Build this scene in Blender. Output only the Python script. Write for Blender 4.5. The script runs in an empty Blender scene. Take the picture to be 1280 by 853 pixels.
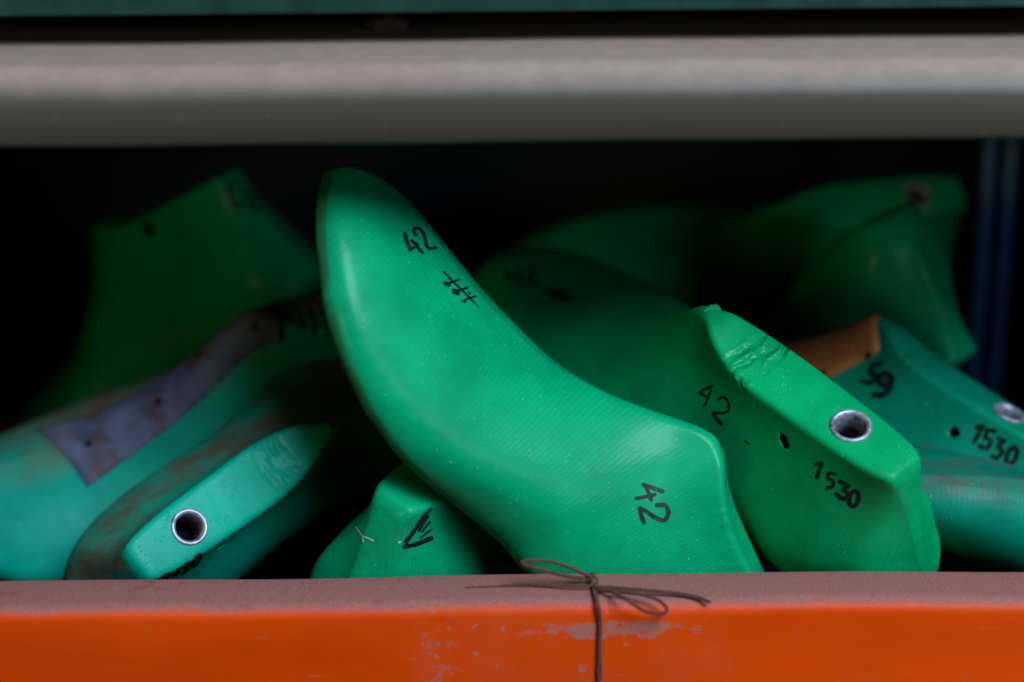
import bpy, bmesh, math, random
import numpy as np
from mathutils import Vector, Matrix
from mathutils.bvhtree import BVHTree
random.seed(7)
SC = bpy.context.scene
COL = SC.collection
# ================================================================ camera, light, exposure
PITCH, ROLL = math.radians(19.5), math.radians(-0.55)
CAM = np.array([0, -.667, .345]); FPX = 2389.0
def cam_axes():
    f = np.array([0, math.cos(PITCH), -math.sin(PITCH)]); r = np.array([1., 0, 0]); u = np.cross(r, f)
    c, s = math.cos(ROLL), math.sin(ROLL)
    return c*r + s*u, -s*r + c*u, f
CR, CU, CF = cam_axes()
cd = bpy.data.cameras.new('camera'); cam = bpy.data.objects.new('camera', cd); COL.objects.link(cam)
cd.sensor_width = 36; cd.lens = 36 * FPX / 1280; cd.clip_start = .02; cd.clip_end = 50
cam.matrix_world = Matrix(((CR[0], CU[0], -CF[0], CAM[0]), (CR[1], CU[1], -CF[1], CAM[1]), (CR[2], CU[2], -CF[2], CAM[2]), (0, 0, 0, 1)))
cd.dof.use_dof = True; cd.dof.focus_distance = .785; cd.dof.aperture_fstop = 3.0
SC.camera = cam
w = bpy.data.worlds.new('World'); SC.world = w; w.use_nodes = True
w.node_tree.nodes['Background'].inputs[0].default_value = (.35, .5, .8, 1)
w.node_tree.nodes['Background'].inputs[1].default_value = .002
def area(name, loc, target, sx, sy, power, col):
    l = bpy.data.lights.new(name, 'AREA'); l.shape = 'RECTANGLE'; l.size = sx; l.size_y = sy; l.energy = power; l.color = col
    o = bpy.data.objects.new(name, l); COL.objects.link(o); o.location = loc
    o.rotation_euler = (Vector(target) - Vector(loc)).to_track_quat('-Z', 'Y').to_euler()
    return o
area('window_light', (.90, -1.38, 1.80), (0, .05, .03), 1.0, 1.05, 94, (.54, .74, 1.0))
area('cool_side_fill', (1.55, -2.0, .66), (.1, .1, .03), .7, .5, 7.5, (.52, .76, 1.0))  # added weak cool fill, low from the right, to brighten the back right
area('warm_fill', (-1.25, -1.95, .52), (.05, .1, .03), .6, .4, 4.0, (1.0, .88, .34))  # added warm fill from the left, greens the dim sides and lifts the back
SC.view_settings.view_transform = 'Standard'; SC.view_settings.look = 'None'; SC.view_settings.exposure = 0; SC.view_settings.gamma = 1
SC.render.film_transparent = False
SC.cycles.use_denoising = True
SC.cycles.max_bounces = 6; SC.cycles.sample_clamp_indirect = 4
def proj(P):
    d = np.atleast_2d(P) - CAM; z = d @ CF
    return np.stack([640 + FPX*(d @ CR)/z, 426.5 - FPX*(d @ CU)/z], 1), z
def ray(px, py):
    d = CF + CR*(px-640)/FPX - CU*(py-426.5)/FPX
    return d / np.linalg.norm(d)
def on_plane(px, py, axis, val):
    d = ray(px, py); t = (val - CAM[axis]) / d[axis]
    return CAM + d*t
# ================================================================ helpers
def tag(o, label=None, cat=None, group=None, kind=None):
    if label: o['label'] = label
    if cat: o['category'] = cat
    if group: o['group'] = group
    if kind: o['kind'] = kind
    return o
def mesh_obj(name, V, F, mat, parent=None, smooth=True):
    me = bpy.data.meshes.new(name); me.from_pydata([tuple(map(float, v)) for v in V], [], [tuple(int(i) for i in f) for f in F]); me.update()
    bm = bmesh.new(); bm.from_mesh(me); bmesh.ops.recalc_face_normals(bm, faces=bm.faces); bm.to_mesh(me); bm.free()
    if smooth: me.polygons.foreach_set('use_smooth', [True]*len(me.polygons))
    if mat: me.materials.append(mat)
    o = bpy.data.objects.new(name, me); COL.objects.link(o)
    if parent: o.parent = parent
    return o
def empty(name, M=None):
    o = bpy.data.objects.new(name, None); COL.objects.link(o); o.empty_display_size = .02
    if M is not None: o.matrix_world = M
    return o
def extrude_profile(prof, x0, x1, n, wob=None, closed=True):
    """sweep a (y,z) outline along x"""
    V, F = [], []; m = len(prof)
    for i in range(n + 1):
        x = x0 + (x1 - x0)*i/n
        for (y, z) in prof:
            dy, dz = wob(x, y, z) if wob else (0, 0)
            V.append((x, y + dy, z + dz))
    for i in range(n):
        for j in range(m if closed else m - 1):
            k = (j + 1) % m
            F.append((i*m + j, i*m + k, (i+1)*m + k, (i+1)*m + j))
    if closed:
        F.append(tuple(range(m))); F.append(tuple(range(n*m, n*m + m)))
    return V, F
def bevel_box(cx, cy, cz, sx, sy, sz, b=.002):
    bm = bmesh.new(); bmesh.ops.create_cube(bm, size=1)
    bmesh.ops.scale(bm, vec=(sx, sy, sz), verts=bm.verts); bmesh.ops.translate(bm, vec=(cx, cy, cz), verts=bm.verts)
    bmesh.ops.bevel(bm, geom=bm.edges[:], offset=b, segments=2, profile=.5, affect='EDGES')
    V = [v.co[:] for v in bm.verts]; bm.verts.index_update(); F = [[v.index for v in f.verts] for f in bm.faces]; bm.free()
    return V, F
def tube(path, r, seg=8, caps=True):
    P = [Vector(p) for p in path]; V, F = [], []
    up = None
    for i, p in enumerate(P):
        t = (P[min(i+1, len(P)-1)] - P[max(i-1, 0)]).normalized()
        if up is None:
            up = t.orthogonal().normalized()
        up = (up - t*up.dot(t)).normalized(); b = t.cross(up)
        rr = r(i/(len(P)-1)) if callable(r) else r
        for k in range(seg):
            a = 2*math.pi*k/seg
            V.append(p + (up*math.cos(a) + b*math.sin(a))*rr)
    for i in range(len(P)-1):
        for k in range(seg):
            l = (k+1) % seg
            F.append((i*seg+k, i*seg+l, (i+1)*seg+l, (i+1)*seg+k))
    if caps:
        F.append(tuple(range(seg))); F.append(tuple(range((len(P)-1)*seg, len(P)*seg)))
    return V, F
def catmull(pts, n=10):
    P = [np.array(p, float) for p in pts]; P = [2*P[0]-P[1]] + P + [2*P[-1]-P[-2]]
    out = []
    for i in range(1, len(P)-2):
        for t in np.linspace(0, 1, n, endpoint=False):
            a, b, c, d = P[i-1], P[i], P[i+1], P[i+2]
            out.append(.5*((2*b) + (c-a)*t + (2*a-5*b+4*c-d)*t*t + (3*b-a-3*c+d)*t**3))
    out.append(P[-2]); return out
# ================================================================ materials
class NT:
    def __init__(s, name):
        s.m = bpy.data.materials.new(name); s.m.use_nodes = True; s.t = s.m.node_tree; s.n = s.t.nodes; s.b = s.n['Principled BSDF']
        s.tc = s.n.new('ShaderNodeTexCoord')
    def link(s, a, b): s.t.links.new(a, b)
    def put(s, sock, v):
        if hasattr(v, 'is_linked') or isinstance(v, bpy.types.NodeSocket): s.link(v, sock)
        elif isinstance(v, (tuple, list)): sock.default_value = (*v, 1) if len(v) == 3 and sock.type == 'RGBA' else v
        else: sock.default_value = v
    def noise(s, scale, detail=4, rough=.55, vec=None, dist=0.):
        n = s.n.new('ShaderNodeTexNoise'); n.inputs['Scale'].default_value = scale; n.inputs['Detail'].default_value = detail
        n.inputs['Roughness'].default_value = rough; n.inputs['Distortion'].default_value = dist
        s.link(vec or s.tc.outputs['Object'], n.inputs['Vector']); return n.outputs['Fac']
    def voro(s, scale, vec=None, feat='F1'):
        n = s.n.new('ShaderNodeTexVoronoi'); n.feature = feat; n.inputs['Scale'].default_value = scale
        s.link(vec or s.tc.outputs['Object'], n.inputs['Vector']); return n.outputs['Distance']
    def wave(s, scale, dist=1., dscale=1., axis='X', vec=None, detail=2):
        n = s.n.new('ShaderNodeTexWave'); n.bands_direction = axis; n.inputs['Scale'].default_value = scale
        n.inputs['Distortion'].default_value = dist; n.inputs['Detail Scale'].default_value = dscale; n.inputs['Detail'].default_value = detail
        s.link(vec or s.tc.outputs['Object'], n.inputs['Vector']); return n.outputs['Fac']
    def ramp(s, v, a, b, lo=0., hi=1.):
        n = s.n.new('ShaderNodeMapRange'); n.interpolation_type = 'SMOOTHSTEP'
        s.put(n.inputs[0], v); n.inputs[1].default_value = a; n.inputs[2].default_value = b; n.inputs[3].default_value = lo; n.inputs[4].default_value = hi
        return n.outputs[0]
    def math(s, op, a, b=0.):
        n = s.n.new('ShaderNodeMath'); n.operation = op; s.put(n.inputs[0], a); s.put(n.inputs[1], b); return n.outputs[0]
    def mix(s, f, a, b):
        n = s.n.new('ShaderNodeMix'); n.data_type = 'RGBA'; s.put(n.inputs[0], f); s.put(n.inputs[6], a); s.put(n.inputs[7], b); return n.outputs[2]
    def mapping(s, scale=(1, 1, 1), loc=(0, 0, 0), rot=(0, 0, 0)):
        n = s.n.new('ShaderNodeMapping'); s.link(s.tc.outputs['Object'], n.inputs[0]); n.inputs['Scale'].default_value = scale; n.inputs['Location'].default_value = loc
        n.inputs['Rotation'].default_value = rot
        return n.outputs[0]
    def xyz(s, src=None):
        n = s.n.new('ShaderNodeSeparateXYZ'); s.link(src or s.tc.outputs['Object'], n.inputs[0]); return n.outputs
    def normal_z(s):
        g = s.n.new('ShaderNodeNewGeometry'); return s.xyz(g.outputs['Normal'])[2]
    def bump(s, h, strength, dist, prev=None):
        n = s.n.new('ShaderNodeBump'); n.inputs['Strength'].default_value = strength; n.inputs['Distance'].default_value = dist
        s.put(n.inputs['Height'], h)
        if prev is not None: s.link(prev, n.inputs['Normal'])
        return n.outputs[0]
    def done(s, col=None, rough=None, nrm=None, metal=0., spec=.5, sss=0., coat=0.):
        if col is not None: s.put(s.b.inputs['Base Color'], col)
        if rough is not None: s.put(s.b.inputs['Roughness'], rough)
        if nrm is not None: s.link(nrm, s.b.inputs['Normal'])
        s.b.inputs['Metallic'].default_value = metal; s.b.inputs['Specular IOR Level'].default_value = spec
        if coat:
            s.b.inputs['Coat Weight'].default_value = coat; s.b.inputs['Coat Roughness'].default_value = .13
            if nrm is not None: s.link(nrm, s.b.inputs['Coat Normal'])
        if sss:
            s.b.inputs['Subsurface Weight'].default_value = sss; s.b.inputs['Subsurface Radius'].default_value = (.2, 1.0, .5); s.b.inputs['Subsurface Scale'].default_value = .004
        return s.m
GREEN = (.0, .335, .122)
def mat_last(name, seed=0., dust=0., dustcol=(.10, .055, .035), green=GREEN, grime=.5, size=1., coat=.13, crease=1.):
    k = NT(name); X, Y, Z = k.xyz(k.mapping((1/size,)*3))
    off = k.mapping(loc=(seed, seed*.7, -seed))
    # pale and deep mottling of the moulded plastic
    n1 = k.noise(28, 5, .6, off); c = k.mix(k.ramp(n1, .3, .7), tuple(v*.80 for v in green), tuple(v*1.12 for v in green))
    # turning marks across the last
    arch = k.math('ADD', X, k.math('MULTIPLY', k.math('MULTIPLY', Y, Y), 3.2))
    comb = k.n.new('ShaderNodeCombineXYZ'); k.put(comb.inputs[0], arch); k.put(comb.inputs[1], k.math('MULTIPLY', Y, .12)); k.put(comb.inputs[2], k.math('MULTIPLY', Z, .25))
    wv = k.math('MULTIPLY', k.wave(178, 3.2, 16, 'X', comb.outputs[0], 3), k.ramp(k.noise(30, 4, .6, k.mapping((1, 1.6, .8), (seed+.2, 0, 0))), .22, .52))
    c = k.mix(k.math('MULTIPLY', k.math('MULTIPLY', k.ramp(wv, .1, .9), k.ramp(Z, .1015, .098)), .22), c, tuple(v*.55 for v in green))
    # small dark specks and pale scuffs
    sp = k.ramp(k.noise(900, 1, .5, off), .74, .80); c = k.mix(k.math('MULTIPLY', sp, .6), c, (.02, .05, .02))
    sc = k.math('MULTIPLY', k.ramp(k.noise(420, 2, .5, k.mapping((1, .25, 1), (seed, 0, 0), (.3, .5, .8))), .70, .76), k.ramp(k.noise(22, 2, .5, off), .55, .68))
    c = k.mix(k.math('MULTIPLY', sc, .25), c, (.15, .50, .38))
    wsp = k.ramp(k.noise(1300, 0, .5, off), .825, .85); c = k.mix(k.math('MULTIPLY', wsp, .55), c, (.30, .55, .48))      # lint and dust motes
    rough = k.ramp(n1, .2, .8, .36, .50)
    # grime worked into the feather edge (vertex layer) and dust caught on the sides
    at = k.n.new('ShaderNodeAttribute'); at.attribute_name = 'edge'; eg = at.outputs['Fac']
    gm = k.math('MULTIPLY', k.ramp(eg, .05, .5), k.ramp(k.noise(60, 6, .7, off), .33, .52))
    c = k.mix(k.math('MULTIPLY', gm, grime), c, (.022, .048, .004)); rough = k.math('ADD', rough, k.math('MULTIPLY', gm, .25))
    if dust:
        at2 = k.n.new('ShaderNodeAttribute'); at2.attribute_name = 'dust'
        dn = k.math('MULTIPLY', at2.outputs['Fac'], k.ramp(k.noise(34, 6, .62, off), .56 - .34*dust, .74 - .22*dust))
        fine = k.ramp(k.noise(900, 2, .6), .35, .7, .75, 1.)
        dn = k.math('MULTIPLY', dn, fine)
        c = k.mix(k.math('MULTIPLY', dn, .93), c, dustcol); rough = k.math('ADD', rough, k.math('MULTIPLY', dn, .45))
    # relief: turning marks, broad flats, stipple and creases on the comb plate
    b = k.bump(k.math('MULTIPLY', wv, k.ramp(Z, .1015, .098)), .07, .0004)
    b = k.bump(k.noise(45, 3, .5, off), .18, .002, b)
    b = k.bump(k.voro(120, k.mapping((1, .6, 1), (seed, 0, 0))), .05, .0015, b)
    onp = k.math('MULTIPLY', k.ramp(Z, .0985, .1005), k.ramp(X, .092, .080))
    vs = k.ramp(k.voro(620), .15, .45, 1, 0)
    b = k.bump(k.math('MULTIPLY', k.math('MULTIPLY', vs, onp), k.ramp(k.noise(120, 2, .5, off), .48, .62)), .35, .0005, b)
    # a few crescent creases where the comb was clamped
    cm = k.math('MULTIPLY', k.math('MULTIPLY', k.ramp(X, .086, .094), k.ramp(X, .108, .098)), k.ramp(Z, .0990, .1012))
    cu = k.math('ADD', X, k.math('MULTIPLY', k.math('MULTIPLY', Y, Y), -18.0)); nn = k.math('MULTIPLY', k.noise(110, 2, .5, off), .0065)
    cr = k.math('SINE', k.math('MULTIPLY', k.math('ADD', cu, nn), 1000.0))
    b = k.bump(k.math('MULTIPLY', cr, k.math('MULTIPLY', cm, k.ramp(k.noise(90, 2, .5, off), .36, .55))), .8*crease, .0015, b)
    b = k.bump(k.noise(1500, 2, .6), .06, .0003, b)
    return k.done(c, rough, b, spec=.10, sss=.05, coat=coat)
def mat_simple(name, col, rough=.5, metal=0., spec=.5, var=.25, scale=60, bump=.0):
    k = NT(name); n = k.noise(scale, 5, .6)
    c = k.mix(k.ramp(n, .25, .75), tuple(v*(1-var) for v in col), tuple(v*(1+var) for v in col))
    b = k.bump(k.noise(scale*6, 3), bump, .0008) if bump else None
    return k.done(c, k.ramp(n, .2, .8, rough*.85, min(1, rough*1.15)), b, metal, spec)
# ---------------------------------------------------------------- shoe-last shape
def spl(xs, ys):
    """monotone cubic (PCHIP) through the points"""
    xs = np.array(xs, float); ys = np.array(ys, float)
    h = np.diff(xs); d = np.diff(ys) / h
    m = np.zeros(len(xs)); m[0] = d[0]; m[-1] = d[-1]
    for i in range(1, len(xs) - 1):
        if d[i-1] * d[i] > 0:
            w1 = 2*h[i] + h[i-1]; w2 = h[i] + 2*h[i-1]
            m[i] = (w1 + w2) / (w1/d[i-1] + w2/d[i])
    def f(q):
        q = np.clip(np.asarray(q, float), xs[0], xs[-1])
        i = np.clip(np.searchsorted(xs, q, side='right') - 1, 0, len(xs) - 2)
        t = (q - xs[i]) / h[i]
        return ((1+2*t)*(1-t)**2*ys[i] + t*(1-t)**2*h[i]*m[i] + t*t*(3-2*t)*ys[i+1] + t*t*(t-1)*h[i]*m[i+1])
    return f
LEN = 0.285
F_top = spl([0, .001, .004, .007, .010, .013, .0155, .018, .022, .05, .088, .100, .110, .119, .125, .131, .137, .146, .160, .18, .20, .22, .24, .26, .272, .280, .284, LEN],
            [.036, .046, .057, .067, .078, .090, .0985, .1015, .1020, .1020, .1025, .1040, .1068, .1096, .1098, .1066, .1004, .0900, .0755, .0600, .0518, .0460, .042, .0375, .0325, .0270, .021, .015])
F_bot = spl([0, .001, .004, .010, .03, .06, .09, .12, .15, .18, .205, .23, .26, .28, LEN],
            [.036, .030, .0250, .0215, .0200, .0210, .0215, .0185, .0105, .003, .0005, .0012, .0065, .0122, .015])
F_wid = spl([0, .0008, .003, .008, .015, .025, .04, .06, .08, .10, .12, .14, .165, .185, .205, .22, .24, .258, .270, .278, .283, LEN],
            [0, .006, .0125, .019, .0245, .0285, .0315, .0330, .0325, .0315, .0325, .0360, .0425, .0465, .0478, .0470, .0430, .0355, .0275, .0190, .0105, 0])
F_sol = spl([0, .03, .06, .09, .12, .15, .19, .23, LEN], [.80, .82, .80, .70, .62, .70, .86, .90, .92])
F_zm = spl([0, .03, .07, .11, .14, .18, .22, LEN], [.45, .26, .26, .30, .34, .30, .28, .40])      # height of widest point, share of the section
F_wt = spl([0, .004, .010, .0135, .016, .020, .028, .040, .065, .088, .100, .110, .118, .1235, .128, .14, .2, LEN],
           [.0015, .0020, .0032, .0055, .0082, .0104, .0120, .0130, .0138, .0142, .0132, .0108, .0076, .0046, .0034, .0028, .003, .0005])
F_rdg = spl([0, .11, .15, .19, .24, .27, LEN], [0, 0, -.005, -.011, -.010, -.004, 0])      # the instep ridge leans to the inner side
F_yc = spl([0, .06, .12, .18, .23, LEN], [0, 0, .001, .003, .003, -.003])
def smooth(a, b, x):
    t = np.clip((x - a) / (b - a), 0, 1); return t*t*(3-2*t)
NS, NSIDE, NCAP = 7, 26, 7
_q = np.linspace(-1, 1, 41)
def soft(f, x, sig):
    sg = min(sig, .42*x, .42*(LEN - x)); q = x + _q*2.2*sg; w = np.exp(-.5*(_q*2.2)**2)
    return float((f(q)*w).sum()/w.sum())
def half_ring(x, bulge=1.75):
    zb, zt, wm = float(F_bot(x)), float(F_top(x)), float(F_wid(x))
    wb = wm * float(F_sol(x)); zm = zb + (zt - zb) * float(F_zm(x))
    s = float(1 - .85*smooth(.108, .200, x))     # 1 where the comb is a flat plate
    wt = min(float(F_wt(x)), wm * .45)
    H = zt - zb
    e = min(.0045, H * .12)
    # sole with its soft feather edge
    sole = [(wb * u * .93, zb + .0012 * u * u) for u in np.linspace(0, 1, NS)]
    # side: feather edge -> widest point -> plate edge
    P = []
    for t in np.linspace(0, 1, 16)[1:]:
        a = t * math.pi / 2
        P.append((wb * .93 + (wm - wb * .93) * math.sin(a)**.75, zb + .0012 + (zm - zb - .0012) * (1 - math.cos(a))**1.0 * 1.0))
    zs = soft(F_top, x, .017); ws = min(soft(F_wt, x, .012), wm * .45)       # the flanks follow a smoothed comb line
    for t in np.linspace(0, 1, 60)[1:]:
        tr = math.sin(t * math.pi / 2)
        w_r = ws + (wm - ws) * math.sqrt(max(0, 1 - tr**bulge)); z_r = zm + (zs - zm) * tr + (zt - zs) * tr**6
        c = .5 + .5 * math.cos(math.pi * t**.92)
        w_c = ws + (wm - ws) * (c * .70 + (1 - t) * .30); z_c = zm + (zs - zm) * t + (zt - zs) * t**6
        P.append((w_r * (1 - s) + w_c * s + (wt - ws) * t**6, z_r * (1 - s) + z_c * s))
    crown = .0004
    cap = [(wt * (1 - u), zt + crown * (1 - (1 - u)**2)) for u in np.linspace(0, 1, 24)[1:]]
    # round the plate edge
    r = .0031
    full = np.array(P + cap); k = len(P) - 1
    L = np.concatenate([[0], np.cumsum(np.hypot(*np.diff(full, axis=0).T))])
    def at(q): return np.array([np.interp(q, L, full[:, 0]), np.interp(q, L, full[:, 1])])
    r = min(r, wt * .8, L[k] * .3)
    a, b, c = at(L[k] - r), full[k], at(L[k] + r)
    arc = [a*(1-t)**2 + 2*b*t*(1-t) + c*t*t for t in np.linspace(0, 1, 7)]
    # side samples: even along the length
    side = [at(q) for q in np.linspace(0, L[k] - r, NSIDE)[:-1]]
    top = [at(q) for q in np.linspace(L[k] + r, L[-1], NCAP)[1:]]
    pts = [np.array(p) for p in sole] + side + arc + top
    return np.array(pts)
def full_ring(x):
    yc = float(F_yc(x)); rd = float(F_rdg(x)); zb, zt = float(F_bot(x)), float(F_top(x)); f = float(smooth(.12, .16, x))
    h, g = half_ring(x, 1.75 - .35*f), half_ring(x, 1.75 + .35*f)
    sk = lambda z: rd * np.clip((z - zb)/max(1e-6, zt - zb), 0, 1)**1.2
    return [(yc + p[0] + sk(p[1]), p[1]) for p in h] + [(yc - p[0] + sk(p[1]), p[1]) for p in g[-2:0:-1]]
def stations(n=150):
    q = np.concatenate([np.linspace(0, .03, 600)**1.0, np.linspace(.03, LEN, 2500)[1:]])
    q[0] = 0
    zt, zb, w = F_top(q), F_bot(q), F_wid(q)
    ds = np.hypot(np.diff(q), .5*np.abs(np.diff(zt)) + .25*np.abs(np.diff(zb)) + .4*np.abs(np.diff(w)))
    # more stations around the plate's two ends
    m = (q[1:] + q[:-1]) / 2
    ds = ds * (1 + 2.0*np.exp(-((m-.016)/.005)**2) + 1.2*np.exp(-((m-.126)/.010)**2))
    L = np.concatenate([[0], np.cumsum(ds)])
    xs = np.interp(np.linspace(0, L[-1], n), L, q); xs[0] = 0; xs[-1] = LEN
    return xs
def last_mesh(mirror=False, n=150):
    """verts, faces of one last: x heel->toe, z sole->comb; one closed surface"""
    V, Fc = [], []
    xs = stations(n)
    V.append((0, 0, float(F_top(0))))
    rings = []
    for x in xs[1:-1]:
        ring = [(x, y, z) for y, z in full_ring(x)]
        rings.append(range(len(V), len(V) + len(ring))); V += ring
    m = len(rings[0])
    V.append((LEN, float(F_yc(LEN)), float(F_top(LEN)))); tip = len(V) - 1
    for j in range(m):
        k = (j + 1) % m
        Fc.append((0, rings[0][k], rings[0][j]))
        Fc.append((tip, rings[-1][j], rings[-1][k]))
    for a, b in zip(rings[:-1], rings[1:]):
        for j in range(m):
            k = (j + 1) % m
            Fc.append((a[j], a[k], b[k], b[j]))
    V = np.array(V, float)
    if mirror:
        V[:, 1] *= -1; Fc = [f[::-1] for f in Fc]
    return V, Fc
def top_z(x): return float(F_top(x)) + .0004
# ================================================================ the setting: rack and drawers
DEPTH, BOT = .50, -.178
def mat_orange():
    k = NT('orange_enamel'); X, Y, Z = k.xyz()
    n = k.noise(18, 5, .6, k.mapping((.35, 1, 1)))
    c = k.mix(k.ramp(n, .3, .7), (.74, .052, .0005), (.90, .072, .001))
    # rubbed spots where the paint has worn through to a dull mauve film
    spots = k.math('MULTIPLY', k.ramp(k.noise(150, 4, .6), .665, .69), k.ramp(k.noise(9, 2, .5, k.mapping(loc=(.35, 0, .1))), .50, .60))
    c = k.mix(k.math('MULTIPLY', spots, .75), c, (.26, .11, .085))
    hair = k.math('MULTIPLY', k.ramp(k.noise(70, 2, .4, k.mapping((1, 1, 9), rot=(0, .7, 0))), .71, .73), .35)
    c = k.mix(hair, c, (.50, .16, .07))
    # scraped film: a long patch by the string, flecks round it and a scabby strip to its side
    dx = k.math('MULTIPLY', k.math('SUBTRACT', X, on_plane(775, 793, 1, 0)[0]), 1/.036); dz = k.math('MULTIPLY', k.math('SUBTRACT', Z, on_plane(770, 788, 1, 0)[2] - BOT), 1/.0046)
    rr = k.math('ADD', k.math('MULTIPLY', dx, dx), k.math('MULTIPLY', dz, dz))
    pm = k.ramp(k.math('ADD', rr, k.math('MULTIPLY', k.math('SUBTRACT', k.noise(120, 6, .7, k.mapping((.6, 1, 1.3))), .5), 5.0)), .50, .72, 1, 0)
    pm = k.math('MULTIPLY', pm, k.ramp(k.noise(300, 4, .65), .36, .50))
    near = k.ramp(k.math('ABSOLUTE', k.math('SUBTRACT', X, on_plane(715, 800, 1, 0)[0])), .045, .075, 1, 0)
    fl = k.math('MULTIPLY', k.ramp(k.noise(170, 3, .55), .655, .69), near)
    lm = k.math('MULTIPLY', k.ramp(k.noise(190, 5, .65), .53, .60), k.ramp(k.math('ABSOLUTE', k.math('SUBTRACT', X, on_plane(545, 810, 1, 0)[0])), .002, .011, 1, 0))
    msk = k.math('MAXIMUM', pm, k.math('MAXIMUM', fl, k.math('MULTIPLY', lm, .6)))
    c = k.mix(k.math('MULTIPLY', msk, .85), c, (.40, .165, .125))
    grm = k.ramp(k.noise(22, 6, .7, k.mapping((.5, 1, 1), (.4, 0, .3))), .56, .76); c = k.mix(k.math('MULTIPLY', grm, .28), c, (.22, .028, .002))
    streak = k.ramp(k.noise(40, 4, .6, k.mapping((.08, 1, 1))), .45, .75)
    c = k.mix(k.math('MULTIPLY', streak, .16), c, (.30, .05, .004))
    # settled dust on whatever looks up
    nz = k.normal_z(); n2 = k.noise(55, 6, .7)
    d = k.ramp(k.math('ADD', nz, k.math('MULTIPLY', k.math('SUBTRACT', n2, .5), .55)), .35, .93)
    gr = k.noise(1400, 2, .7); dc = k.mix(k.ramp(gr, .3, .7), (.27, .090, .066), (.40, .165, .128))
    dc = k.mix(k.ramp(k.noise(900, 1, .5), .74, .78), dc, (.42, .27, .25))
    dc = k.mix(k.math('MULTIPLY', k.ramp(k.noise(35, 4, .7), .58, .7), .5), dc, (.19, .035, .02))
    c = k.mix(k.math('MULTIPLY', d, .95), c, dc)
    b = k.bump(k.noise(120, 4, .6), .12, .0012); b = k.bump(k.math('MULTIPLY', gr, d), .5, .0005, b)
    b = k.bump(k.noise(14, 2, .5), .25, .004, b)
    return k.done(c, k.math('ADD', k.ramp(n, .2, .8, .36, .48), k.math('MULTIPLY', d, .45)), b, spec=.22)
def mat_shelf():
    k = NT('olive_grey_paint')
    n = k.noise(10, 5, .6, k.mapping((.3, 1, 1)))
    c = k.mix(k.ramp(n, .3, .7), (.080, .061, .036), (.094, .073, .045))
    sp = k.ramp(k.noise(240, 2, .5), .71, .75); c = k.mix(k.math('MULTIPLY', sp, .35), c, (.2, .17, .15))
    nz = k.normal_z(); d = k.ramp(k.math('ADD', nz, k.math('MULTIPLY', k.math('SUBTRACT', k.noise(70, 4, .6), .5), .22)), .10, .95)
    dc = k.mix(k.ramp(k.noise(110, 4, .6), .3, .75), (.37, .228, .165), (.43, .270, .20))
    c = k.mix(k.math('MULTIPLY', d, .92), c, dc)
    b = k.bump(k.noise(16, 3, .5), .06, .003); b = k.bump(k.noise(700, 2, .6), .15, .0005, b)
    return k.done(c, k.math('ADD', .42, k.math('MULTIPLY', d, .4)), b, spec=.4)
M_orange, M_shelf = mat_orange(), mat_shelf()
M_dark = mat_simple('dark_steel_and_floor_shade', (.008, .011, .015), .6, spec=.3, bump=.1)
M_dgreen = mat_simple('dark_green_enamel', (.007, .040, .026), .45, spec=.4, bump=.1)
M_rod = mat_simple('blue_grey_steel', (.07, .14, .32), .4, spec=.5)
k = NT('dull_nickel'); n = k.noise(420, 5, .65); c = k.mix(k.ramp(n, .3, .7), (.34, .30, .34), (.58, .54, .60))
c = k.mix(k.math('MULTIPLY', k.ramp(k.noise(260, 4, .6, k.mapping(loc=(.1, .4, .2))), .50, .64), .8), c, (.12, .075, .06))
M_steel = k.done(c, k.ramp(n, .2, .8, .35, .6), k.bump(n, .35, .0004), .55)
k = NT('black_marker_ink'); n = k.noise(520, 4, .6); M_ink = k.done((.006, .007, .008), .45); k.put(k.b.inputs['Alpha'], k.ramp(n, .34, .50, .45, .98))
M_scratch = mat_simple('pale_scratch', (.55, .66, .62), .6, scale=700)
M_hole = mat_simple('dark_bore', (.006, .012, .010), .8, spec=.2)
M_string = mat_simple('brown_waxed_string', (.130, .038, .022), .65, var=.5, scale=900, bump=.5)
M_brown = mat_simple('tan_leather', (.46, .120, .026), .55, var=.25, scale=120, bump=.25)
M_brown_edge = mat_simple('pale_leather_edge', (.52, .23, .14), .7, var=.2, scale=300)
k = NT('blue_grey_leather'); n = k.noise(38, 6, .65); c = k.mix(k.ramp(n, .3, .7), (.060, .070, .125), (.145, .150, .215))
c = k.mix(k.math('MULTIPLY', k.ramp(k.noise(46, 5, .65, k.mapping(loc=(.3, .1, .2))), .50, .64), .8), c, (.105, .042, .024))
c = k.mix(k.math('MULTIPLY', k.ramp(k.noise(220, 3, .6), .60, .70), .5), c, (.02, .018, .02))
M_blue = k.done(c, k.ramp(n, .2, .8, .5, .7), k.bump(k.noise(300, 4, .6), .35, .0006, k.bump(n, .3, .002)), spec=.35)
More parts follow.
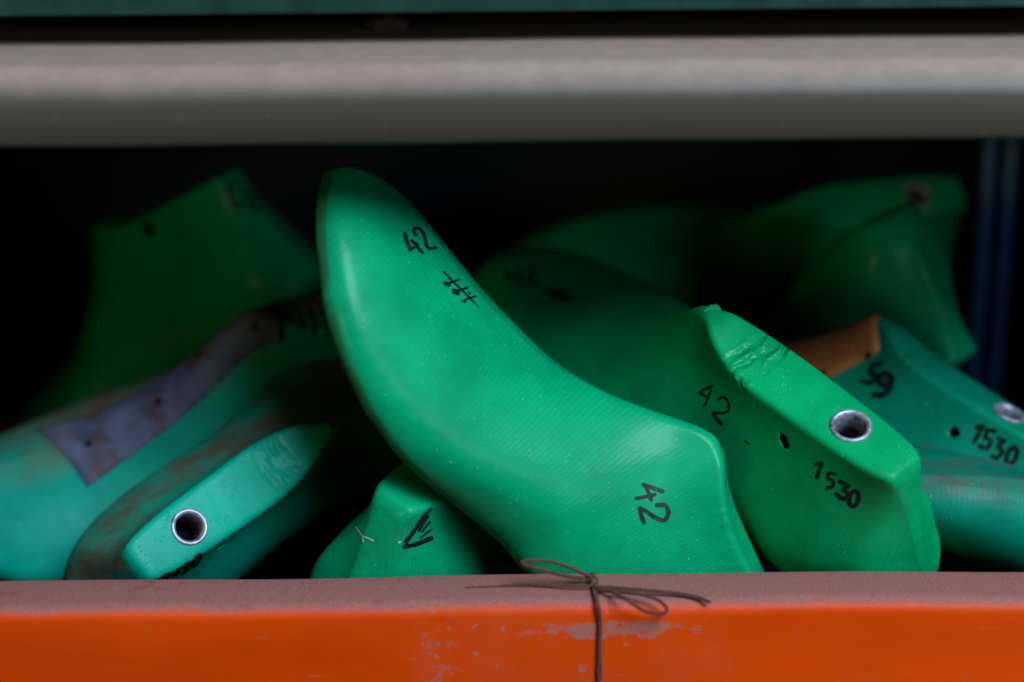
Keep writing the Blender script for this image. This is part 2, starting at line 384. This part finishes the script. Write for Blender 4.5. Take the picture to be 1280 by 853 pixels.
# --- rack: back wall, upper shelf, uprights
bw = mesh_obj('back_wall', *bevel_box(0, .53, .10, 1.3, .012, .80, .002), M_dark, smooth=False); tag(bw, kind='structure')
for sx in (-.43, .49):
    sw = mesh_obj('unseen_side_wall', *bevel_box(sx, .25, .10, .012, .548, .80, .002), M_dark, smooth=False); tag(sw, kind='structure')  # unseen rack sides, added to keep the low left light off the back left
def wob_s(x, y, z): return (0, .0002*math.sin(x*21+1) + .0001*math.sin(x*57))
def arc(cy, cz, r, a0, a1, n=8):
    return [(cy + r*math.cos(math.radians(a0 + (a1-a0)*i/n)), cz + r*math.sin(math.radians(a0 + (a1-a0)*i/n))) for i in range(n+1)]
SY, SB, ST = .020, .1788, .2072
prof = [(SY+.0015, SB)] + [(SY, SB+.0015)] + arc(SY+.014, ST-.014, .014, 180, 90, 12) + [(SY+.03, ST), (.50, ST), (.50, ST-.004), (SY+.012, ST-.006), (SY+.0035, ST-.016), (SY+.003, SB+.003), (SY+.022, SB+.003), (SY+.022, SB)]
sh = empty('metal_shelf', Matrix.Translation((0, 0, 0)))
mesh_obj('shelf_plate', *extrude_profile(prof, -.424, .484, 160, wob_s), M_shelf, sh, smooth=False)
for p in sh.children: p.data.polygons.foreach_set('use_smooth', [True]*len(p.data.polygons)); 
tag(sh, 'olive grey metal shelf with dusty rounded front edge above the drawer', 'shelf')
lump = []
bm = bmesh.new(); bmesh.ops.create_icosphere(bm, subdivisions=3, radius=1)
for v in bm.verts:
    r = 1 + .25*math.sin(v.co.x*5 + 1)*math.cos(v.co.y*4) + .12*math.sin(v.co.z*9 + v.co.x*7)
    v.co = Vector((v.co.x*.0085*r, v.co.y*.005*r, max(v.co.z, -.35)*.0042*r))
bm.verts.index_update(); V = [v.co[:] for v in bm.verts]; F = [[v.index for v in f.verts] for f in bm.faces]; bm.free()
p = on_plane(487, 36, 2, ST); cl = mesh_obj('dirt_clod', V, F, mat_simple('brown_dirt', (.06, .03, .022), .9, scale=300, bump=.4)); cl.location = (p[0], p[1], ST + .0012)
tag(cl, 'small brown clod of dirt on top of the grey shelf', 'dirt')
# drawer standing on that shelf
ud = empty('green_drawer', Matrix.Translation((0, .060, ST)))
mesh_obj('front_panel', *bevel_box(.03, .002, .0130+.075, .90, .004, .15, .0012), M_dgreen, ud, smooth=False)
for sx in (-.418, .478): mesh_obj('side_panel', *bevel_box(sx, .21, .0130+.075, .003, .412, .15, .001), M_dgreen, ud, smooth=False)
mesh_obj('back_panel', *bevel_box(.03, .417, .0130+.075, .894, .003, .14, .001), M_dgreen, ud, smooth=False)
mesh_obj('bottom', *bevel_box(.03, .21, .0145, .89, .41, .003, .001), M_dgreen, ud, smooth=False)
for sx in (-.405, .465): mesh_obj('runner', *bevel_box(sx, .22, .0065, .02, .38, .0134, .001), M_dark, ud, smooth=False)
tag(ud, 'dark green drawer front standing on the grey shelf', 'drawer')
for px, lb in ((1232, 'upright blue grey steel rod beside the blurred eyelet heel at the back'), (1259, 'upright blue grey steel rod nearest the side wall of the rack')):
    x = on_plane(px, 250, 1, .36)[0]
    r = mesh_obj('steel_rod', *tube([(0, 0, 0), (0, 0, .2), (0, 0, .380)], .0042, 16), M_rod); r.location = (x, .36, -.177)
    tag(r, lb, 'rod', 'upright rods at the back of the rack')
# --- orange drawer
DEPTH, BOT = .50, -.178
def wob_d(x, y, z):
    a = math.exp(-((z)/.02)**2)
    return (0, a*(.0005*math.sin(x*17+.6) + .0003*math.sin(x*43+2)))
RT = .026
prof = [(0, BOT), ] + [(0, z) for z in (-.09, -.06, -.03, -.015)] + arc(.006, -.006, .006, 180, 90, 8) + [(.013, .0003), (.02, .0002)] + arc(RT-.0012, -.0012, .0012, 90, 0, 4) + \
       [(RT, -.012), (RT-.0012, -.012), (RT-.0012, -.0025), (.0065, -.0015), (.0030, -.003), (.0015, -.007), (.0015, BOT)]
od = empty('orange_drawer', Matrix.Translation((0, 0, BOT)))
def child(name, VF, mat, root=od, smooth=True, dz=-BOT):
    V, F = VF; return mesh_obj(name, [(v[0], v[1], v[2] + dz) for v in V], F, mat, root, smooth)
child('front_panel', extrude_profile(prof, -.40, .46, 260, wob_d), M_orange)
for sx in (-.3992, .4592): child('side_panel', bevel_box(sx, DEPTH/2+.002, BOT/2-.050, .0016, DEPTH-.004, -BOT-.104, .0004), M_orange, smooth=False)
child('back_panel', bevel_box(.03, DEPTH, BOT/2-.060, .86, .0016, -BOT-.124, .0004), M_orange, smooth=False)
child('bottom', bevel_box(.03, DEPTH/2+.001, BOT+.0010, .8568, DEPTH-.004, .0016, .0004), M_dark, smooth=False)  # orange drawer's floor made near black: shade between the lasts put into its colour
tag(od, 'orange painted metal drawer with dusty rim holding the green shoe lasts', 'drawer')
# clear tape left on the drawer front
k = NT('clear_tape'); n = k.noise(40, 4, .6)
M_tape = k.done((.75, .42, .28), .32, k.bump(k.noise(60, 3), .2, .0008), spec=.4); k.put(k.b.inputs['Alpha'], k.ramp(k.noise(55, 5, .6), .35, .7, .0, .028))
g = [on_plane(*q, 1, -.0003) for q in ((516, 767), (905, 757), (911, 800), (917, 853), (926, 930), (512, 940), (514, 853))]
c0 = sum(g)/len(g)
V = [tuple(q) for q in g] + [(q[0], q[1]+.0004, q[2]) for q in g]; m = len(g)
tp = mesh_obj('tape_strip', V, [tuple(range(m)), tuple(range(2*m-1, m-1, -1))] + [(i, (i+1) % m, m+(i+1) % m, m+i) for i in range(m)], M_tape, smooth=False)
tag(tp, 'clear scuffed tape stuck on the orange drawer front behind the string', 'tape')
# ================================================================ building lasts
POSE = {
 'A': ([[-0.42362, -0.13831, 0.89522, 0.0361], [0.05858, -0.99039, -0.12529, 0.06097], [0.90394, -0.00063, 0.42765, -0.12093], [0.0, 0.0, 0.0, 1.0]], 1.0391, False),
 'B': ([[-0.6541, -0.75405, -0.05965, 0.17168], [0.68298, -0.55487, -0.47503, 0.06048], [0.3251, -0.35146, 0.87795, -0.04892], [0.0, 0.0, 0.0, 1.0]], 1.0, False),
 'J': ([[0.70661, -0.57984, 0.40557, -0.20392], [0.6385, 0.27545, -0.71864, 0.09886], [0.30498, 0.76676, 0.56487, -0.05929], [0.0, 0.0, 0.0, 1.0]], 0.93, False),
 'G': ([[-0.70687, -0.64559, 0.28904, 0.22567], [0.63422, -0.7594, -0.14516, 0.11782], [0.31321, 0.08071, 0.94625, -0.07669], [0.0, 0.0, 0.0, 1.0]], 0.92, False),
 'E': ([[-0.97316, 0.17673, 0.14737, 0.24984], [-0.22684, -0.62911, -0.74348, 0.42398], [-0.03868, -0.75696, 0.65232, 0.00777], [0.0, 0.0, 0.0, 1.0]], 0.95, False),
 'F': ([[-0.2488, 0.83487, 0.49101, 0.17198], [0.72122, 0.49807, -0.48143, 0.23261], [-0.64649, 0.23434, -0.72604, 0.11403], [0.0, 0.0, 0.0, 1.0]], 1.0, False),
 'K': ([[0.57514, -0.76552, 0.28843, -0.08805], [0.81704, 0.51998, -0.24914, 0.04478], [0.04074, 0.37895, 0.92452, -0.06639], [0.0, 0.0, 0.0, 1.0]], 1.022, False),
 'I': ([[-0.8927, 0.429, 0.13799, -0.02251], [-0.44819, -0.81323, -0.3712, 0.27451], [-0.04703, -0.39321, 0.91824, -0.03452], [0.0, 0.0, 0.0, 1.0]], 1.0, False),
 'H': ([[-0.91698, -0.31582, -0.24374, 0.41079], [-0.24761, 0.92961, -0.27298, 0.15191], [0.31279, -0.18997, -0.93063, -0.05194], [0.0, 0.0, 0.0, 1.0]], 1.0, False),
 'L': ([[-0.72071, -0.50736, -0.4724, -0.08415], [0.51037, -0.84949, 0.13372, 0.26035], [-0.46915, -0.14473, 0.87118, 0.02124], [0.0, 0.0, 0.0, 1.0]], 1.0, False),
}
def w_edge(V):
    """vertex layer: 1 along the feather edge of the sole"""
    zb = F_bot(V[:, 0]); wm = F_wid(V[:, 0])*F_sol(V[:, 0])
    d = V[:, 2] - zb
    return np.clip(1 - np.abs(d - .0035)/.0045, 0, 1) * (np.abs(V[:, 1]) > wm*.6)
def cut(o, cutters):
    """carve round bores: (center, axis, radius, depth)"""
    for c, ax, r, dep in cutters:
        bm = bmesh.new()
        M = Matrix.Translation(Vector(c)) @ Vector((0, 0, 1)).rotation_difference(Vector(ax)).to_matrix().to_4x4() @ Matrix.Rotation(.123, 4, 'Z')
        bmesh.ops.create_cone(bm, cap_ends=True, segments=32, radius1=r, radius2=r, depth=dep*2, matrix=M)
        bmesh.ops.recalc_face_normals(bm, faces=bm.faces)
        me = bpy.data.meshes.new('cutter'); bm.to_mesh(me); bm.free(); me.materials.append(M_hole)
        co = bpy.data.objects.new('cutter', me); COL.objects.link(co); co.parent = o.parent
        ok = False
        for solver in ('MANIFOLD', 'EXACT'):
            md = o.modifiers.new('b', 'BOOLEAN'); md.object = co; md.operation = 'DIFFERENCE'; md.solver = solver
            if solver == 'EXACT': md.material_mode = 'TRANSFER'
            bpy.context.view_layer.update()
            dg = bpy.context.evaluated_depsgraph_get(); new = bpy.data.meshes.new_from_object(o.evaluated_get(dg))
            o.modifiers.clear()
            ok = len(new.vertices) > .97*len(o.data.vertices) and len(new.vertices) != len(o.data.vertices)
            if ok: break
        if ok:
            if M_hole.name not in [m.name for m in new.materials if m]: new.materials.append(M_hole)
            hi = [m.name if m else '' for m in new.materials].index(M_hole.name)
            A2 = Vector(ax).normalized()
            for p in new.polygons:
                d = p.center - Vector(c); h = d.dot(A2); rad = (d - A2*h).length
                if rad < r*1.02 and h < r*.35 and (abs(p.normal.dot(A2)) < .35 or h < -dep*.8): p.material_index = hi
            old = o.data; o.data = new; new.name = 'body'; bpy.data.meshes.remove(old)
        else: print('BOOLEAN FAILED', o.parent['label'])
        bpy.data.objects.remove(co)
class Last:
    def __init__(s, key, mat, label, group, dustfn=None, mirror=False):
        M, sc, _ = POSE[key]; s.sc = sc
        s.root = empty('shoe_last', Matrix(M)); tag(s.root, label, 'shoe last', group)
        V, F = last_mesh(mirror=mirror); s.V0 = V
        s.body = mesh_obj('body', V*sc, F, mat, s.root)
        a = s.body.data.attributes.new('edge', 'FLOAT', 'POINT'); a.data.foreach_set('value', w_edge(V).astype(np.float32))
        if dustfn is not None:
            a = s.body.data.attributes.new('dust', 'FLOAT', 'POINT'); a.data.foreach_set('value', dustfn(V).astype(np.float32))
        s.M = Matrix(M); s.Mi = s.M.inverted()
        me = s.body.data
        s.bvh = BVHTree.FromPolygons([v.co[:] for v in me.vertices], [p.vertices[:] for p in me.polygons])
    def cast(s, px, py):
        o = s.Mi @ Vector(CAM); d = (s.Mi.to_3x3() @ Vector(ray(px, py))).normalized()
        h = s.bvh.ray_cast(o, d)
        return (h[0], h[1]) if h[0] is not None else None
    def eyelet(s, x=.046, r=.0084):
        r *= s.sc; z = top_z(x)*s.sc; c = Vector((x*s.sc, 0, z))
        sl = (top_z(x+.01) - top_z(x-.01))/.02; ax = Vector((-sl, 0, 1)).normalized()
        s.cuts = getattr(s, 'cuts', []) + [(c, ax, r*.80, .022)]
        prof = [(r*.74, -.016), (r*.72, -.0030), (r*.735, -.0006), (r*.80, .0006), (r*.90, .0010), (r, .0006), (r*1.01, -.0004), (r*.90, -.0008), (r*.79, -.0010), (r*.79, -.016)]
        n = 40; V, F = [], []; q = Vector((0, 0, 1)).rotation_difference(ax)
        for i in range(n):
            a = 2*math.pi*i/n
            for (rad, h) in prof: V.append(c + q @ Vector((rad*math.cos(a), rad*math.sin(a), h)))
        m = len(prof)
        for i in range(n):
            for j in range(m):
                F.append((i*m+j, i*m+(j+1) % m, ((i+1) % n)*m+(j+1) % m, ((i+1) % n)*m+j))
        mesh_obj('eyelet', V, F, M_steel, s.root)
    def pit(s, px, py, r=.0022, depth=.006):
        h = s.cast(px, py)
        if h: s.cuts = getattr(s, 'cuts', []) + [(h[0], h[1], r, depth)]
        else: print('PIT MISS', px, py)
    def finish(s):
        if getattr(s, 'cuts', None): cut(s.body, s.cuts)
    def strokes(s, name, lines, width, mat=None, lift=.00012, taper=.25, smooth=True, seed=1):
        """ink lines given in photo pixels, laid on the surface they hit"""
        V, F = [], []; rnd = random.Random(seed); miss = 0
        for ln in lines:
            w = width
            if isinstance(ln, tuple): ln, w = ln
            if name == 'number': w *= 1.22
            P = catmull(ln, 7) if smooth and len(ln) > 2 else [np.array(ln[0], float)*(1-t) + np.array(ln[-1], float)*t for t in np.linspace(0, 1, 9)]
            n = len(P); rows = []
            # round ends
            d0 = P[0]-P[1]; d0 /= max(1e-6, np.hypot(*d0)); d1 = P[-1]-P[-2]; d1 /= max(1e-6, np.hypot(*d1))
            PP = [(P[0]+d0*w*.45, .35), (P[0]+d0*w*.28, .8)] + [(p, 1) for p in P] + [(P[-1]+d1*w*.28, .8), (P[-1]+d1*w*.45, .35)]
            for i, (p, f) in enumerate(PP):
                t = PP[min(i+1, len(PP)-1)][0] - PP[max(i-1, 0)][0]; t = t/max(1e-6, np.hypot(*t)); nn = np.array([-t[1], t[0]])
                ww = w*f*.5*(1 + taper*(rnd.random()-.5))
                row = []
                for u in (-1, -.4, .4, 1):
                    h = s.cast(*(p + nn*ww*u))
                    row.append(None if h is None else h[0] + h[1]*lift)
                rows.append(row)
            for a, b in zip(rows[:-1], rows[1:]):
                for j in range(3):
                    q = (a[j], a[j+1], b[j+1], b[j])
                    if any(v is None for v in q): miss += 1; continue
                    if max((q[0]-q[2]).length, (q[1]-q[3]).length) > .012: miss += 1; continue
                    F.append(tuple(range(len(V), len(V)+4))); V += q
        if miss: print('INK MISS', name, miss)
        if V:
            o = mesh_obj(name, V, F, mat or M_ink, s.root)
            return o
    def patch(s, name, x0, x1, q0, q1, mat, th=.0016, nx=26, nq=30, edge=None, fx=None, mirror=False):
        """leather piece following the surface: from station x0 to x1, round the section from share q0 to q1
        (0 = sole on the +y side, .5 = ridge, 1 = sole on the -y side); fx may narrow it along its length"""
        V, F = [], []
        def pt(x, q, off):
            ring = full_ring(x); ring = np.array(ring + ring[:1])
            L = np.concatenate([[0], np.cumsum(np.hypot(*np.diff(ring, axis=0).T))]); L /= L[-1]
            y, z = np.interp(q, L, ring[:, 0]), np.interp(q, L, ring[:, 1])
            y2, z2 = np.interp(q+.004, L, ring[:, 0]), np.interp(q+.004, L, ring[:, 1]); y1, z1 = np.interp(q-.004, L, ring[:, 0]), np.interp(q-.004, L, ring[:, 1])
            t = np.array([y2-y1, z2-z1]); t /= np.hypot(*t); nrm = np.array([t[1], -t[0]])
            return (x*s.sc, (y + nrm[0]*off)*s.sc, (z + nrm[1]*off)*s.sc)
        rows = []
        for i in range(nx+1):
            u = i/nx
            a, b = (fx(u) if fx else (q0, q1)); top, bot = [], []
            for j in range(nq+1):
                v = j/nq; q = a + (b-a)*v
                x = x0 + (x1-x0)*u
                if edge: x += edge(u, v)
                ed = min(u, 1-u, v, 1-v); th2 = th*(.55 + .45*min(1, ed*14))
                top.append(len(V)); V.append(pt(x, q, th2)); bot.append(len(V)); V.append(pt(x, q, -.0006))
            rows.append((top, bot))
        for (t0, b0), (t1, b1) in zip(rows[:-1], rows[1:]):
            for j in range(nq):
                F.append((t0[j], t0[j+1], t1[j+1], t1[j])); F.append((b0[j+1], b0[j], b1[j], b1[j+1]))
            F.append((t0[0], t1[0], b1[0], b0[0])); F.append((t0[-1], b0[-1], b1[-1], t1[-1]))
        for (t0, b0) in (rows[0], rows[-1]):
            for j in range(nq): F.append((t0[j], b0[j], b0[j+1], t0[j+1]))
        o = mesh_obj(name, V, F, mat, s.root)
        me = o.data
        bv = BVHTree.FromPolygons([v.co[:] for v in me.vertices], [p.vertices[:] for p in me.polygons])
        return o, bv
    def tack_hole(s, patch, px, py, r=.0015):
        o, bv = patch
        h = bv.ray_cast(s.Mi @ Vector(CAM), (s.Mi.to_3x3() @ Vector(ray(px, py))).normalized())
        if h[0] is None: print('TACK MISS', px, py); return
        c, n = h[0], h[1]; a = n.orthogonal().normalized(); b = n.cross(a); V, F = [], []
        for k2 in range(14):
            t = 2*math.pi*k2/14
            for rr, hh in ((r*1.25, .0001), (r, .0003), (r*.6, .0001)): V.append(c + (a*math.cos(t)+b*math.sin(t))*rr + n*hh)
        V.append(c + n*.00008)
        for k2 in range(14):
            l = (k2+1) % 14
            F += [(k2*3, l*3, l*3+1, k2*3+1), (k2*3+1, l*3+1, l*3+2, k2*3+2), (k2*3+2, l*3+2, len(V)-1)]
        mesh_obj('tack_hole', V, F, M_hole, o)
def zoomed(ox, oy, sc):
    return lambda pts: [(ox + x/sc, oy + y/sc) for x, y in pts]
def oval(cx, cy, rx, ry, rot=0, n=12):
    r = math.radians(rot); return [(cx + rx*math.cos(t)*math.cos(r) - ry*math.sin(t)*math.sin(r), cy + rx*math.cos(t)*math.sin(r) + ry*math.sin(t)*math.cos(r)) for t in np.linspace(0, 2*math.pi, n)]
GRP = 'green shoe lasts piled in the drawer'
M_A = mat_last('green_plastic_clean', .0, 0, grime=.65, size=1.035, coat=.09, crease=.22)
M_B = mat_last('green_plastic_bright', .31, 0, green=(.0, .345, .100), grime=.3)
M_J = mat_last('green_plastic_dusty', .57, .72, dustcol=(.125, .055, .035), green=(.0, .33, .19), grime=.4, size=.93, coat=.04, crease=.35)
M_I = mat_last('green_plastic_dirty', .83, .8, green=(.0, .32, .20), dustcol=(.20, .072, .042), grime=.4, coat=.06)
M_G = mat_last('green_plastic_teal', 1.21, 0, green=(.001, .25, .125), grime=.3, size=.92, crease=.3)
M_H = mat_last('green_plastic_teal_dusty', 1.47, .30, green=(.001, .23, .125), dustcol=(.10, .075, .068), grime=.15, coat=.05)
M_P = mat_last('green_plastic_plain', 1.9, 0, grime=.0)
# ---- the big one leaning toe up across the drawer
A = Last('A', M_A, 'clean green shoe last leaning toe up against the drawer rim, 42 written twice', GRP)
z = zoomed(480, 270, 6.564)
A.strokes('number', [(z([(170, 148), (188, 215), (215, 278)]), 4.2), (z([(215, 278), (245, 262), (272, 240), (240, 215)]), 3.2), (z([(225, 200), (268, 252), (315, 303)]), 3.2),
                     (z([(262, 158), (240, 125), (262, 100), (300, 115), (330, 165), (342, 225), (365, 268), (422, 262)]), 3.4)], 3.5, seed=2)
A.strokes('symbol', [(z([(490, 458), (560, 535), (630, 602), (700, 672), (740, 715)]), 2.8), (z([(740, 715), (775, 750)]), 1.3), (z([(505, 558), (555, 545), (615, 525)]), 3.0), (z([(500, 552), (530, 566)]), 5.5),
                     (z([(578, 628), (620, 610), (685, 588)]), 3.0), (z([(572, 616), (604, 634)]), 6.5), (z([(652, 702), (690, 680), (755, 660)]), 2.6), (z([(648, 702), (662, 704)]), 4.2), (z([(690, 620), (706, 645)]), 1.6)], 3, seed=4)
z = zoomed(560, 440, 2.8425)
A.strokes('number', [(z([(762, 496), (730, 484), (693, 472)]), 4.6), (z([(700, 474), (712, 500), (722, 526)]), 4.2), (z([(668, 521), (700, 515), (735, 507)]), 4.2),
                     (z([(742, 545), (772, 546), (783, 572), (768, 598), (735, 588), (706, 568), (682, 556)]), 4.6), (z([(680, 556), (688, 585), (696, 606)]), 4.6)], 4.5, seed=5)
A.finish()
# ---- right-hand one with eyelet
B = Last('B', M_B, 'bright green shoe last with nickel eyelet and 1530, heel resting on the drawer rim', GRP)
B.eyelet()
z = zoomed(860, 460, 4.265)
B.pit(979, 549, .0021); B.pit(982, 556, .0019)
B.strokes('number', [(z([(128, 97), (95, 112), (64, 133)]), 3.4), (z([(66, 133), (90, 148), (112, 160)]), 2.6), (z([(124, 118), (108, 160), (88, 200)]), 2.4),
                     (z([(160, 166), (195, 157), (217, 186), (220, 222), (195, 238), (135, 238)]), 2.6), (z([(135, 240), (152, 268), (178, 296)]), 3.6)], 3, seed=7)
B.strokes('number', [(z([(680, 514), (714, 508)]), 4), (z([(712, 508), (700, 548), (688, 584)]), 4.4), (z([(782, 564), (752, 560)]), 3.6), (z([(750, 562), (746, 590)]), 3.6), (z([(746, 590), (774, 602), (772, 630), (742, 640)]), 3.8),
                     (z([(808, 604), (858, 630)]), 4.4), (z([(856, 630), (826, 648)]), 4), (z([(826, 648), (852, 668), (832, 698), (790, 672)]), 4.6), (z(oval(885, 697, 25, 40, 12)), 4.8)], 4, seed=8)
B.strokes('dash', [z([(303, 388), (325, 405)])], 2.2)
B.strokes('number', [([(634, 336), (636, 350), (650, 346)], 4), ([(648, 336), (652, 356)], 4), ([(658, 336), (668, 338), (660, 352), (672, 354)], 4)], 4)
B.strokes('symbol', [([(684, 362), (712, 376)], 5), ([(690, 374), (700, 362)], 5), ([(700, 378), (710, 366)], 5)], 5)
# torn burr of plastic left standing at the tip of the comb
h0 = B.cast(892, 388); V, F = [], []
if h0:
    zu = Vector((.15, .1, 1)).normalized()
    edge = [(-.0042, .0), (-.0030, .0016), (-.0018, .0021), (-.0010, .0030), (.0, .0027), (.0012, .0032), (.0022, .0024), (.0030, .0016), (.0034, .0)]
    rgt = B.Mi.to_3x3() @ Vector(CR); upv = B.Mi.to_3x3() @ Vector(CU); fw = B.Mi.to_3x3() @ Vector(CF)
    for d in (0, .0012):
        for (x, y) in edge: V.append(h0[0] + rgt*x + upv*(y - .0006) + fw*(d + y*.4))
    m = len(edge); F = [tuple(range(m)), tuple(range(2*m-1, m-1, -1))] + [(i, (i+1) % m, m+(i+1) % m, m+i) for i in range(m)]
    mesh_obj('burr', V, F, M_B, B.root, smooth=False)
B.finish()
# ---- lower left, eyelet facing up
def side_dust(sign, zc=.098):
    def f(V):
        m = np.clip((V[:, 1]*sign + .004)/.008, 0, 1) * np.clip((zc - V[:, 2])/.004 + .0, 0, 1)
        m = np.maximum(m, np.clip((V[:, 0]-.118)/.02, 0, 1)*.9)
        return m
    return f
J = Last('J', M_J, 'dusty green shoe last with nickel eyelet facing up from its pale cut top', GRP, side_dust(1))
J.eyelet()
z = zoomed(150, 520, 4.06)
J.pit(277, 682, .0014); 
J.strokes('number', [(z([(222, 812), (250, 800), (226, 836)]), 3.4), (z([(318, 768), (288, 784), (300, 796), (268, 812)]), 3.2), (z([(334, 752), (360, 742), (334, 768), (350, 772), (318, 800)]), 3.4), (z(oval(388, 733, 11, 36, 34)), 3.4)], 3.4, seed=9)
J.finish()
# ---- low in the middle, only the heel shows
K = Last('K', M_P, 'green shoe last heel with black writing, low under the clean leaning last', GRP, lambda V: np.zeros(len(V)))
z = zoomed(340, 540, 4.267)
K.strokes('number', [(z([(845, 412), (800, 462), (760, 525)]), 4), (z([(760, 525), (715, 585)]), 4.5), (z([(706, 612), (770, 598), (850, 566)]), 5), (z([(830, 450), (782, 528)]), 3), (z([(842, 480), (800, 530)]), 2.5), (z([(850, 520), (790, 566)]), 2.5)], 4, seed=3)
K.strokes('scratch', [(z([(450, 510), (470, 538), (484, 558), (488, 588)]), 1.6), (z([(484, 556), (512, 566), (540, 580)]), 1.6), (z([(462, 408), (478, 402)]), 2.4), (z([(676, 590), (684, 586)]), 2)], 1.5, M_scratch)
K.finish()
# ---- far left with blue-grey leather on the instep
I = Last('I', M_I, 'dirty green shoe last with blue grey leather strip tacked along its instep', GRP, lambda V: np.clip((.012 - V[:, 1])/.012, 0, 1)*np.clip((.245 - V[:, 0])/.05 + .25, 0, 1))
pt = I.patch('leather_strip', .116, .218, .25, .46, M_blue, fx=lambda u: (.435 - .035*u + .02*math.sin(u*3.1), .497 + .085*u + .016*math.sin(u*6)), th=.0026, edge=lambda u, v: (v-.5)*.012*u)
for q in ((318, 408), (248, 443), (198, 502), (110, 555), (152, 600)): I.tack_hole(pt, *q)
I.finish()
# ---- right edge, tan leather and 59
G = Last('G', M_G, 'teal green shoe last with tan leather over its instep, marked 59 and 1530', GRP, lambda V: np.clip((V[:, 2]-.06)/.03, 0, 1)*.6)
G.eyelet()
G.pit(1193, 541, .0024)
z = zoomed(1040, 380, 3.879)
G.strokes('number', [(z([(240, 288), (200, 296)]), 6.5), (z([(198, 298), (182, 336)]), 5.5), (z([(182, 336), (210, 346), (192, 384), (146, 374)]), 6), (z([(286, 352), (250, 338), (226, 368), (250, 394), (284, 376), (290, 350), (284, 400), (250, 440), (204, 440)]), 7.5)], 6, seed=5)
G.strokes('number', [(z([(702, 598), (732, 594)]), 5), (z([(732, 594), (712, 632), (690, 668)]), 5.5), (z([(792, 618), (752, 612)]), 4.5), (z([(752, 614), (742, 648)]), 4.5), (z([(742, 648), (770, 664), (752, 700), (716, 690)]), 5), (z([(806, 652), (836, 664)]), 4.5), (z([(836, 664), (806, 692), (826, 714), (800, 748), (776, 738)]), 5), (z(oval(872, 736, 22, 42, 20)), 5.5)], 5, seed=6)
pt = G.patch('leather_pad', .1285, .205, .335, .62, M_brown, th=.0022, fx=lambda u: (.425 - .085*min(1, u/.2), .62), edge=lambda u, v: -(1-u)*.012*min(1, max(0, (.35-v)/.3)))
for q in ((1085, 444), (1029, 466)): G.tack_hole(pt, *q, r=.0013)
G.finish()
# ---- lower right
H = Last('H', M_H, 'teal green shoe last with dusty ridge, low behind the bright eyelet heel', GRP, lambda V: np.clip((F_bot(V[:, 0]) + .014 - V[:, 2])/.012, 0, 1))
H.finish()
# ---- back right
E_ = Last('E', M_B, 'blurred green shoe last lying at the back right with nickel eyelet', GRP)
E_.eyelet(); E_.finish()
Fl = Last('F', M_P, 'green shoe last lying upside down at the back right, narrow heel end pointing down', GRP); Fl.finish()
# ---- back left
L_ = Last('L', M_P, 'dim green shoe last at the back left with round hole and black writing', GRP)
L_.pit(185, 287, .0042, .012)
L_.strokes('number', [([(286, 232), (292, 258), (304, 254)], 6), ([(300, 240), (318, 246), (312, 258), (326, 262)], 5)], 5)
L_.finish()
# ================================================================ string tied round the drawer front
st = empty('string', Matrix.Translation(tuple(on_plane(742, 724, 2, .0))))
off = st.location.copy()
def cord(name, pts, r=.00085):
    P = [Vector(p) - off for p in catmull(pts, 24)]; V, F = [], []; acc = 0; up = None; ctr = []
    for i, p in enumerate(P):
        t = (P[min(i+1, len(P)-1)] - P[max(i-1, 0)]).normalized()
        up = t.orthogonal().normalized() if up is None else (up - t*up.dot(t)).normalized()
        if i: acc += (p - P[i-1]).length
        ctr.append((p, up.copy(), t.cross(up), acc/.0030*2*math.pi))
    for ph in (0, math.pi):
        v, f = tube([p + (u*math.cos(a + ph) + b*math.sin(a + ph))*r*.46 for p, u, b, a in ctr], lambda t: r*.60*(1 + .10*math.sin(t*190 + ph)), 6)
        F += [tuple(i + len(V) for i in q) for q in f]; V += v
    return mesh_obj(name, V, F, M_string, st)
def rim(px, py, h=.0012): return on_plane(px, py, 2, h)
def face(px, py, d=.0012): return on_plane(px, py, 1, -d)
cord('cord', [rim(741, 716, .0015), rim(743, 728, .0018), rim(745, 742, .0014), face(747, 757, .0012), face(749, 775), face(749, 800), face(748, 830), face(748, 853), face(748, 900), face(748, 960)], .00082)
cord('cord', [rim(737, 718, .0012), rim(741, 730, .0022), rim(744, 745, .0020), face(749, 760, .0016), face(751, 785), face(750, 812), face(751, 840), face(750, 870), face(751, 960)], .00062)
cord('bow_loop', [rim(741, 724, .003), rim(716, 722, .005), rim(690, 716, .009), rim(664, 709, .013), rim(653, 704, .0150), rim(660, 701, .0155), rim(690, 703, .013), rim(715, 711, .009), rim(740, 722, .004)], .00080)
cord('bow_loop', [rim(743, 734, .003), rim(764, 738, .004), rim(795, 742, .004), rim(822, 750, .003), np.array(face(834, 762, .005)), np.array(face(826, 768, .006)), np.array(face(806, 764, .006)), rim(785, 751, .0045), rim(768, 741, .004), rim(746, 733, .003)], .00078)
cord('loose_end', [rim(743, 734, .003), rim(770, 735, .0035), rim(805, 738, .003), rim(845, 742, .002), rim(872, 747, .0012), rim(888, 753, .0009)], .00080)
cord('loose_end', [rim(741, 732, .003), rim(715, 733, .0028), rim(680, 732, .0020), rim(650, 732, .0013), rim(615, 734, .0009), rim(582, 735, .0007)], .00060)
bm = bmesh.new(); bmesh.ops.create_uvsphere(bm, u_segments=14, v_segments=10, radius=.0021)
for v in bm.verts: v.co = Vector((v.co.x*.95, v.co.y*1.3, v.co.z*.9)) * (1 + .12*math.sin(v.co.x*3500 + v.co.z*2600))
bm.verts.index_update(); V = [v.co + Vector(rim(742, 727, .0022)) - off for v in bm.verts]; F = [[v.index for v in f.verts] for f in bm.faces]; bm.free()
mesh_obj('knot', V, F, M_string, st)
tag(st, 'thin brown waxed string tied in a small bow over the orange drawer rim', 'string')
